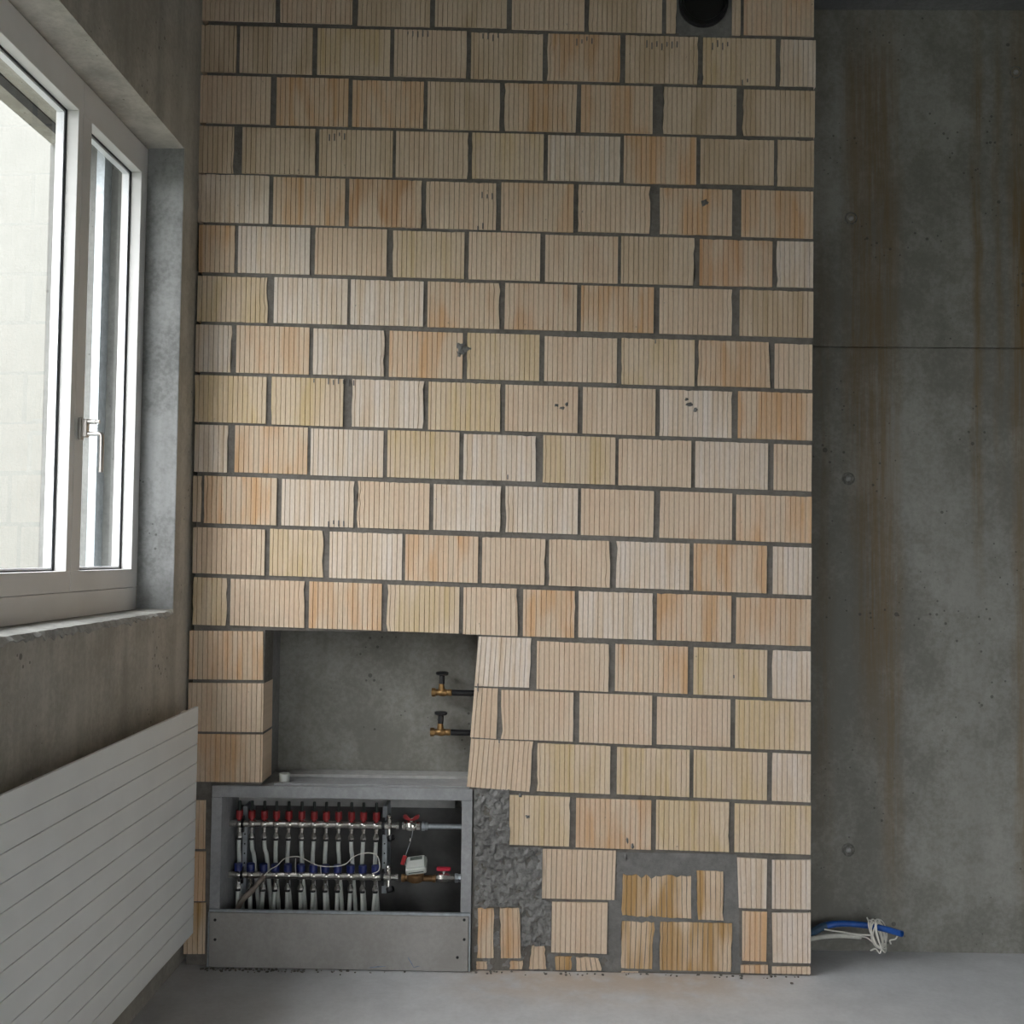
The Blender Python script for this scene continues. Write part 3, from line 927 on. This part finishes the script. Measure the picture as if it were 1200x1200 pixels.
caps = {}
for k in range(12):
    x = pm(280.5 + 14.55 * k + RND.uniform(-0.4, 0.4), 966).x
    lean = RND.uniform(-0.008, 0.006)
    if k == 0:
        bm = bmesh.new()
        lathe(bm, [(0.0, 0.0), (0.008, 0.0), (0.0085, 0.010), (0.0125, 0.011), (0.014, 0.012), (0.014, 0.040), (0.0135, 0.042), (0.0, 0.042)], n=12)
        caps['red_cap'] = obj('red_cap', bm, 'red', HM, True, loc=(x, YM, zsup + 0.010))
        bm = bmesh.new()
        lathe(bm, [(0, 0), (0.006, 0), (0.006, 0.034), (0.0045, 0.037), (0, 0.037)], n=10)
        caps['flow_gauge'] = obj('flow_gauge', bm, 'green', HM, True, loc=(x, YM, zsup + 0.053))
        bm = bmesh.new()
        lathe(bm, [(0, 0), (0.012, 0), (0.0165, 0.003), (0.0165, 0.027), (0.0155, 0.03), (0, 0.03)], n=12)
        caps['blue_cap'] = obj('blue_cap', bm, 'blue', HM, True, loc=(x, YM, zret + 0.014))
        bm = bmesh.new()
        lathe(bm, [(0, 0), (0.0085, 0), (0.0085, -0.012), (0.007, -0.014), (0.007, -0.024), (0.0125, -0.036), (0.0125, -0.045), (0.010, -0.047), (0, -0.047)], n=6)
        caps['connector'] = obj('connector', bm, 'chrome', HM, True, loc=(x, YM, zsup - 0.010))
        inst(caps['connector'], (x, YM, zret - 0.010), HM)
    else:
        inst(caps['red_cap'], (x, YM, zsup + 0.010), HM)
        inst(caps['flow_gauge'], (x, YM, zsup + 0.053), HM)
        inst(caps['blue_cap'], (x, YM, zret + 0.014), HM)
        inst(caps['connector'], (x, YM, zsup - 0.010), HM)
        inst(caps['connector'], (x, YM, zret - 0.010), HM)
    # supply pipe runs down behind the return bar
    bm = bmesh.new()
    tube(bm, catmull([(x, YM, zsup - 0.055), (x + lean * 0.4, YM + 0.006, zsup - 0.10), (x + lean, YM + 0.022, zret + 0.075), (x + lean * 1.5, YM + 0.045, zret), (x + lean * 1.5 + 0.012, YM + 0.06, 0.15), (x + lean + 0.014, YM + 0.06, 0.001)], 4), 0.0082, 10)
    obj('pipe', bm, 'pipe', HM, True)
    bm = bmesh.new()
    l2 = RND.uniform(-0.012, 0.006)
    tube(bm, catmull([(x, YM, zret - 0.055), (x + l2 * 0.4, YM, zret - 0.12), (x + l2, YM + 0.004, 0.08), (x + l2, YM + 0.004, 0.001)], 4), 0.0082, 10)
    obj('pipe', bm, 'pipe', HM, True)
    bm = bmesh.new()
    lathe(bm, [(0.0, 0), (0.0105, 0), (0.0105, -0.006), (0, -0.006)], n=10)
    if k == 0:
        caps['ring'] = obj('clamp_ring', bm, 'black', HM, True, loc=(x, YM, zsup - 0.0575))
    else:
        bm.free()
        inst(caps['ring'], (x, YM, zsup - 0.0575), HM)
    inst(caps['ring'], (x, YM, zret - 0.0575), HM)
# brackets
for xp, mt in ((287.5, 'zinc'), (451, 'zinc')):
    x = pm(xp, 1000, 4.33).x
    z0, z1 = pm(xp, 1046, 4.33).z, pm(xp, 944, 4.33).z
    bm = bmesh.new()
    box(bm, x - 0.009, x + 0.009, 4.318, 4.322, z0, z1)
    box(bm, x - 0.009, x - 0.007, 4.322, YC - 0.0065, z0, z1)
    box(bm, x + 0.007, x + 0.009, 4.322, YC - 0.0065, z0, z1)
    br = obj('bracket', bm, mt, HM)
    for i in range(6):
        bm = bmesh.new()
        zz = z0 + (z1 - z0) * (0.24 + 0.11 * i)
        lathe(bm, [(0, 0), (0.0032, 0), (0.0032, 0.0012), (0, 0.0012)], (x, 4.318, zz), (0, -1, 0), 10)
        obj('slot', bm, 'gasket', br)
    for z in (zsup, zret):
        bm = bmesh.new()
        lathe(bm, [(0.0143, -0.0045), (0.019, -0.0045), (0.019, 0.0045), (0.0143, 0.0045), (0.0143, -0.0045)], (x, YM, z), (1, 0, 0), 18)
        box(bm, x - 0.0045, x + 0.0045, YM + 0.012, 4.3175, z - 0.006, z + 0.006)
        box(bm, x - 0.0045, x + 0.0045, YM - 0.006, YM + 0.008, z - 0.034, z - 0.0165)
        box(bm, x - 0.0045, x + 0.0045, YM - 0.006, YM + 0.008, z + 0.0165, z + 0.03)
        obj('clamp', bm, 'black', HM, True)
# end tees with bleed knobs
for z in (zsup, zret):
    x0 = xb
    xt = pm(456, 1000).x
    bm = bmesh.new()
    lathe(bm, [(0, 0), (0.014, 0), (0.014, 0.008), (0.0165, 0.009), (0.0165, 0.034), (0.0125, 0.038), (0.0115, 0.055), (0.0145, 0.056), (0.0145, 0.067), (0, 0.067)], (x0 + 0.004, YM, z), (1, 0, 0), 12)
    lathe(bm, [(0, 0), (0.009, 0), (0.009, 0.022), (0.006, 0.025), (0.009, 0.028), (0.009, 0.036), (0.004, 0.042), (0, 0.042)], (xt, YM - 0.004, z + 0.008), (0, -0.2, 1), 12)
    lathe(bm, [(0, 0), (0.008, 0), (0.008, 0.03), (0, 0.03)], (xt, YM - 0.004, z - 0.004), (0, -0.2, -1), 12)
    tee = obj('end_tee', bm, 'chrome', HM, True)
    bm = bmesh.new()
    lathe(bm, [(0, 0), (0.014, 0), (0.016, 0.004), (0.016, 0.018), (0.012, 0.022), (0, 0.022)], (xt + 0.005, YM - 0.010, z - 0.036), (0.35, -0.35, -1), 14)
    obj('bleed_knob', bm, 'black', tee, True)
# upper ball valve and feed pipe
xv0, xv1 = pm(472, 966).x, pm(494, 966).x
bm = bmesh.new()
lathe(bm, [(0, 0), (0.014, 0), (0.0165, 0.002), (0.0165, 0.014), (0.0145, 0.015), (0.020, 0.024), (0.021, 0.036), (0.020, 0.048), (0.0145, 0.056), (0.0165, 0.058), (0.0165, 0.072), (0, 0.072)], (xv0 - 0.002, YM, zsup), (1, 0, 0), 8)
lathe(bm, [(0, 0), (0.008, 0), (0.008, 0.026), (0, 0.026)], (xv0 + 0.034, YM, zsup + 0.004), (0, 0, 1), 10)
bv = obj('ball_valve', bm, 'chrome', HM, True)
bm = bmesh.new()
for s in (-1, 1):
    zc = zsup + 0.032
    P_ = [(0.0, -0.004), (0.006, 0.0), (0.018, 0.012), (0.030, 0.013), (0.032, 0.006), (0.028, -0.002), (0.012, -0.008), (0.0, -0.009)]
    prism(bm, [(xv0 + 0.034 + s * a, zc + b) for a, b in P_], YM - 0.009, YM + 0.009)
obj('butterfly_handle', bm, 'red', bv)
bm = bmesh.new()
lathe(bm, [(0, 0), (0.0185, 0), (0.0185, 0.010), (0.0155, 0.011), (0.0155, 0.022), (0.0105, 0.024), (0.0105, xi1 + 0.012 - xv1 - 0.004), (0, xi1 + 0.012 - xv1 - 0.004)], (xv1 + 0.002, YM, zsup), (1, 0, 0), 12)
obj('feed_pipe', bm, 'zinc', HM, True)
# lower ball valve
xl0, xl1 = pm(511, 1027).x, pm(533, 1027).x
bm = bmesh.new()
lathe(bm, [(0, 0), (0.012, 0), (0.014, 0.004), (0.0195, 0.018), (0.0205, 0.032), (0.0195, 0.044), (0.0165, 0.05), (0.0165, xl1 - xl0), (0, xl1 - xl0)], (xl0, YM, zret), (1, 0, 0), 8)
lathe(bm, [(0, 0), (0.007, 0), (0.007, 0.028), (0, 0.028)], (xl0 + 0.030, YM, zret + 0.006), (0, 0, 1), 10)
bv = obj('ball_valve', bm, 'chrome', HM, True)
obj('lever', B(xl0 + 0.002, xl0 + 0.058, YM - 0.010, YM + 0.010, zret + 0.028, zret + 0.042, bev=0.004), 'redv', bv)
bm = bmesh.new()
lathe(bm, [(0, 0), (0.0185, 0), (0.0185, 0.012), (0.015, 0.013), (0.0165, 0.018), (0.0165, xi1 + 0.012 - xl1 - 0.002), (0, xi1 + 0.012 - xl1 - 0.002)], (xl1 + 0.001, YM, zret), (1, 0, 0), 8)
obj('return_pipe', bm, 'zinc', HM, True)

# heat meter on the return line
xm0 = pm(470.5, 1027).x
mx_ = pm(487, 1027).x
ht_ = thing('heat_meter', (mx_, YM, zret - 0.03), 'pale plastic heat meter on a brass body in the return line', 'meter')
bm = bmesh.new()
lathe(bm, [(0, 0), (0.016, 0), (0.016, 0.012), (0.0125, 0.015), (0.0135, 0.03), (0.0155, 0.06), (0.0125, 0.09), (0.0125, xl0 - xm0 - 0.014), (0.0155, xl0 - xm0 - 0.013), (0.0155, xl0 - xm0 - 0.0015), (0, xl0 - xm0 - 0.0015)], (xm0 + 0.0005, YM, zret - 0.003), (1, 0, 0), 12)
obj('brass_body', bm, 'rust_brass', ht_, True)
bm = bmesh.new()
lathe(bm, [(0, -0.01), (0.030, -0.008), (0.034, -0.002), (0.034, 0.022), (0.028, 0.026), (0.026, 0.036), (0, 0.036)], (mx_, YM - 0.004, zret - 0.002), (0, -0.15, 1), 20)
obj('flow_chamber', bm, 'rust_brass', ht_, True)
bm = bmesh.new()
box(bm, -0.041, 0.041, -0.040, 0.036, 0.0, 0.026, bev=0.006)
box(bm, -0.036, 0.036, -0.034, 0.030, 0.022, 0.036, bev=0.005)
RM = Matrix.Translation((mx_ + 0.006, YM - 0.010, zret + 0.040)) @ Matrix.Rotation(math.radians(-8), 4, 'Y') @ Matrix.Rotation(math.radians(24), 4, 'X')
bm.transform(RM)
hd = obj('meter_head', bm, 'meter', ht_, True)
bm = B(-0.022, 0.026, 0.004, 0.022, 0.0355, 0.0372)
bm.transform(RM)
obj('display', bm, 'lcd', hd)
bm = B(-0.03, 0.03, -0.0412, -0.0395, 0.010, 0.014)
bm.transform(RM)
obj('seam', bm, 'lcd', hd)
# sensor lead up to the feed valve, with its red tag
t = thing('temperature_probe', (pm(482, 985).x, YM - 0.02, zsup - 0.05), 'thin sensor lead with a red tag hanging from the feed valve beside the meter', 'probe')
bm = bmesh.new()
tube(bm, catmull([pm(484, 972, YM - 0.012), pm(482, 983, YM - 0.028), pm(479, 992, YM - 0.03), pm(475, 1004, YM - 0.03), pm(474.5, 1012, YM - 0.028), pm(477, 1017, YM - 0.034)], 6), 0.0016, 8)
obj('lead', bm, 'zinc', t, True)
bm = bmesh.new()
lathe(bm, [(0, 0), (0.0045, 0.001), (0.0045, 0.014), (0, 0.015)], pm(481.5, 981.5, YM - 0.03), (-0.2, 0, -1), 10)
obj('probe_tip', bm, 'chrome', t, True)
bm = bmesh.new()
q = pm(473, 1008, YM - 0.032)
box(bm, -0.008, 0.008, -0.004, 0.004, -0.019, 0.019, bev=0.003)
bm.transform(Matrix.Translation(q) @ Matrix.Rotation(math.radians(16), 4, 'Y'))
obj('red_tag', bm, 'red', t)

# loose sensor cable in front of the pipes
t = thing('sensor_cable', (pm(282, 1064, YM - 0.03).x, YM - 0.03, 0.0), 'thin white wire looping across the manifold pipes out of a tan sheath', 'cable')
YW = YM - 0.026
bm = bmesh.new()
tube(bm, catmull([(pm(268, 1085, YW).x, YW + 0.02, 0.002), pm(279, 1064, YW), pm(296, 1043, YW), pm(310, 1026, YW)], 5), [0.011] * 5 + [0.0115] * 6 + [0.010] * 4 + [0.009], 10)
obj('sheath', bm, 'sheath', t, True)
bm = bmesh.new()
tube(bm, catmull([pm(309, 1027, YW), pm(316, 1019.5, YW), pm(325, 1014, YW), pm(333, 1006.5, YW), pm(342, 1004, YW), pm(352, 1004.5, YW), pm(363, 1010, YW), pm(374, 1014.5, YW), pm(390, 1015.5, YW), pm(404, 1013, YW),
                  pm(412, 1006, YW), pm(420, 1001.5, YW), pm(432, 999.5, YW), pm(441, 1002, YW), pm(444.5, 1010, YW), pm(444, 1020, YW), pm(436, 1024, YW)], 6), 0.0019, 8)
obj('wire', bm, 'cable', t, True)
for x in (346.5, 376):
    bm = bmesh.new()
    tube(bm, catmull([pm(x, 1006 if x < 350 else 1014, YW + 0.002), pm(x - 0.4, 1015, YW), pm(x + 0.2, 1024, YW)], 4), 0.0012, 6)
    obj('wire', bm, 'cable', t, True)

# ------------------------------------------------------------------ two shut-off valves in the niche
YV = 4.375
for i, (xb_, yb_, lab) in enumerate(((516.5, 811.5, 'upper'), (515, 858, 'lower'))):
    c = ay(xb_, yb_, YV)
    t = thing('shutoff_valve', c, 'brass shut-off valve with black handwheel in the niche, %s of the pair' % lab, 'valve', 'brass shut-off valves in the niche')
    sc = 1.0
    bm = bmesh.new()
    lathe(bm, [(0, 0), (0.010, 0), (0.013, 0.004), (0.013, 0.008), (0.012, 0.014), (0.0155, 0.024), (0.016, 0.036), (0.0135, 0.047), (0.012, 0.05), (0.0135, 0.055), (0.0135, 0.068), (0.010, 0.07), (0, 0.07)],
          (c.x - 0.024, c.y, c.z), (1, 0, 0), 12)
    lathe(bm, [(0, 0), (0.0125, 0), (0.0135, 0.012), (0.012, 0.026), (0.0105, 0.036), (0, 0.036)], (c.x + 0.003, c.y, c.z + 0.002), (0, 0, 1), 12)
    body = obj('valve_body', bm, 'brass', t, True)
    bm = bmesh.new()
    lathe(bm, [(0.007, 0), (0.0175, 0), (0.0175, 0.016), (0.007, 0.016), (0.007, 0)], (c.x - 0.037, c.y, c.z), (1, 0, 0), 6)
    obj('union_nut', bm, 'brass', body)
    bm = bmesh.new()
    lathe(bm, [(0, 0), (0.0115, 0), (0.0115, 0.032), (0.010, 0.034), (0.024, 0.036), (0.026, 0.039), (0.026, 0.045), (0.024, 0.047), (0, 0.045)], (c.x + 0.004, c.y, c.z + 0.036), (0.03, -0.05, 1), 16)
    obj('handwheel', bm, 'black', t, True)
    bm = bmesh.new()
    e = ay(575, yb_ + 1, YV)
    tube(bm, [(c.x + 0.046, c.y, c.z), (c.x + 0.07, c.y + 0.002, c.z - 0.001), (e.x, c.y + 0.005, c.z - 0.002), (e.x + 0.1, c.y + 0.005, c.z - 0.002)], 0.0125, 12)
    obj('pipe', bm, 'black', t, True)

# ------------------------------------------------------------------ radiator under the window
XRAD, ZR0, TH = -1.2335, 0.179, 0.07
RY0, RY1 = 1.55, 4.01
rt = thing('panel_radiator', (XRAD - 0.05, (RY0 + RY1) / 2, 0.0), 'long white radiator of horizontal flat tubes under the window', 'radiator')
for k in range(12):
    bm = B(XRAD - 0.011, XRAD, RY0, RY1, ZR0 + TH * k + 0.0011, ZR0 + TH * (k + 1) - 0.0011, bev=0.0012)
    obj('flat_tube', bm, 'radiator', rt)
for y in (RY0 + 0.05, RY1 - 0.05):
    obj('header_pipe', B(XRAD - 0.046, XRAD - 0.0115, y - 0.02, y + 0.02, ZR0 + 0.012, ZR0 + 12 * TH - 0.012, bev=0.003), 'radiator', rt)
for y in (RY0 + 0.4, RY1 - 0.4):
    obj('wall_bracket', B(XL + 0.001, XRAD - 0.0115, y - 0.02, y + 0.02, ZR0 + 0.1, ZR0 + 0.7, bev=0.002), 'radiator', rt)
bm = bmesh.new()
n = 60
for k in range(n):
    y0 = RY0 + 0.1 + (RY1 - RY0 - 0.2) * k / n
    box(bm, XRAD - 0.040, XRAD - 0.0115, y0, y0 + 0.0015, ZR0 + 0.03, ZR0 + 12 * TH - 0.02)
fin = obj('fins', bm, 'radiator', rt)
fin['kind'] = 'stuff'

# ------------------------------------------------------------------ conduits sticking out behind the brick wall end
YK = 4.385
pk = lambda x, y, Y=YK: ay(x, y, Y)
path = catmull([pk(930, 1102, YC - 0.03), pk(951, 1093), pk(963, 1086.5), pk(977, 1083), pk(992, 1082.3, YK - 0.01), pk(1008, 1083.5, YK - 0.02), pk(1022, 1085.5, YK - 0.04), pk(1038, 1089, YK - 0.07), pk(1057, 1094.5, YK - 0.13)], 5)
bm = bmesh.new()
rg = tube(bm, path, [0.0135 if i < 16 else 0.0122 for i in range(len(path))], 14, cap=False)
d = (path[-1] - path[-2]).normalized()
inner = [bm.verts.new(path[-1] + (v.co - path[-1]) * 0.75) for v in rg[-1]]
deep = [bm.verts.new(path[-1] - d * 0.03 + (v.co - path[-1]) * 0.75) for v in rg[-1]]
for k in range(14):
    bm.faces.new((rg[-1][k], rg[-1][(k + 1) % 14], inner[(k + 1) % 14], inner[k]))
    bm.faces.new((inner[k], inner[(k + 1) % 14], deep[(k + 1) % 14], deep[k]))
bm.faces.new(deep)
tag(obj('conduit', bm, 'bconduit', smooth=True), 'blue plastic conduit poking out behind the end of the brick wall', 'conduit')
bm = bmesh.new()
tube(bm, [path[0]] + path[1:13], 0.0155, 14)
bpy.context.view_layer.update()
obj('coupling', bm, simple('teal_tape', (0.05, 0.11, 0.19), 0.5, 0, 0.2), bpy.data.objects['conduit'], True)
path = catmull([pk(930, 1106, YC - 0.04), pk(953, 1099.5, YK - 0.02), pk(970, 1097, YK - 0.02), pk(990, 1096.5, YK - 0.025), pk(1009, 1098, YK - 0.03)], 5)
bm = bmesh.new()
tube(bm, path, 0.0095, 12)
tag(obj('conduit', bm, 'gconduit', smooth=True), 'pale grey conduit below the blue one behind the brick wall end', 'conduit')
t = thing('cable_coil', (pk(1030, 1110).x, YK - 0.05, 0), 'coil of loose white wires wrapped around the blue conduit', 'cable')
cx = pk(1029, 1096, YK - 0.055)
rn = random.Random(3)
for k in range(8):
    pts = []
    a0 = rn.uniform(0, 6.28)
    off = Vector((rn.uniform(-0.014, 0.014), rn.uniform(-0.006, 0.006), rn.uniform(-0.006, 0.006)))
    ra, rb, tl_ = rn.uniform(0.016, 0.04), rn.uniform(0.046, 0.062), rn.uniform(0.0, 0.55)
    for i in range(21):
        a = a0 + 2 * math.pi * i / 20 * 0.97
        u, v = ra * math.cos(a), rb * math.sin(a)
        pts.append(cx + off + Vector((u * math.cos(tl_) - v * math.sin(tl_) * -1 * -1, 0.026 * math.sin(a + 1.57), u * math.sin(tl_) * -1 + v * math.cos(tl_))))
    for q in pts:
        q.z = max(q.z, 0.004)
    bm = bmesh.new()
    tube(bm, pts, 0.0028, 8)
    obj('wire', bm, 'cable', t, True)
for pts in ([pk(966, 1089, YK - 0.03), pk(985, 1092, YK - 0.035), pk(1005, 1095, YK - 0.05), pk(1020, 1096, YK - 0.075)],
            [pk(1009, 1097.5, YK - 0.03), pk(1016, 1099, YK - 0.05), pk(1024, 1105, YK - 0.075), pk(1034, 1112, YK - 0.08)],
            [pk(1044, 1106, YK - 0.07), pk(1043, 1102, YK - 0.08), pk(1049, 1100.5, YK - 0.085), pk(1052, 1096.5, YK - 0.08)],
            [pk(1020, 1114, YK - 0.06), pk(1026, 1112, YK - 0.07), pk(1031, 1117, YK - 0.08), pk(1033, 1112, YK - 0.075)],
            [pk(1016, 1075, YK - 0.05), pk(1019, 1083, YK - 0.065), pk(1022, 1094, YK - 0.075)]):
    bm = bmesh.new()
    pp = catmull(pts, 5)
    for q in pp:
        q.z = max(q.z, 0.004)
    tube(bm, pp, 0.0030, 8)
    obj('wire', bm, 'cable', t, True)

# crumbs of mortar lying along the foot of the cabinet and brickwork
bm = bmesh.new()
rc = random.Random(11)
for k in range(150):
    if k < 100:
        x, y = rc.triangular(-1.27, -0.45, -1.15), YB - 0.024 - abs(rc.gauss(0, 0.012)) - 0.004
    else:
        x, y = rc.uniform(-0.2, 1.05), YB - 0.006 - abs(rc.gauss(0, 0.018))
    r = rc.uniform(0.0022, 0.0065)
    t = bmesh.new()
    bmesh.ops.create_icosphere(t, subdivisions=1, radius=r)
    for v in t.verts:
        v.co = Vector((v.co.x * rc.uniform(0.8, 1.3), v.co.y * rc.uniform(0.7, 1.1), max(v.co.z * rc.uniform(0.6, 1.0), -0.4 * r))) + Vector((x, y, 0.4 * r))
    merge(bm, t)
tag(obj('mortar_crumbs', bm, 'mortar'), 'small crumbs of mortar scattered along the foot of the wall', 'rubble', kind='stuff')

# ------------------------------------------------------------------ outside the window
bm = bmesh.new()
box(bm, -14.0, -2.3, 7.0, 13.0, -0.3, 9.0)
tag(obj('neighbouring_building', bm, 'render'), 'cream rendered building wall seen through the window', 'building')
tag(obj('ground', B(-60, 60, -60, 60, -0.6, -0.3), 'ground'), 'dark ground outside the window', 'ground', kind=S)  # unseen ground, darkened to cut light bounced up into the room
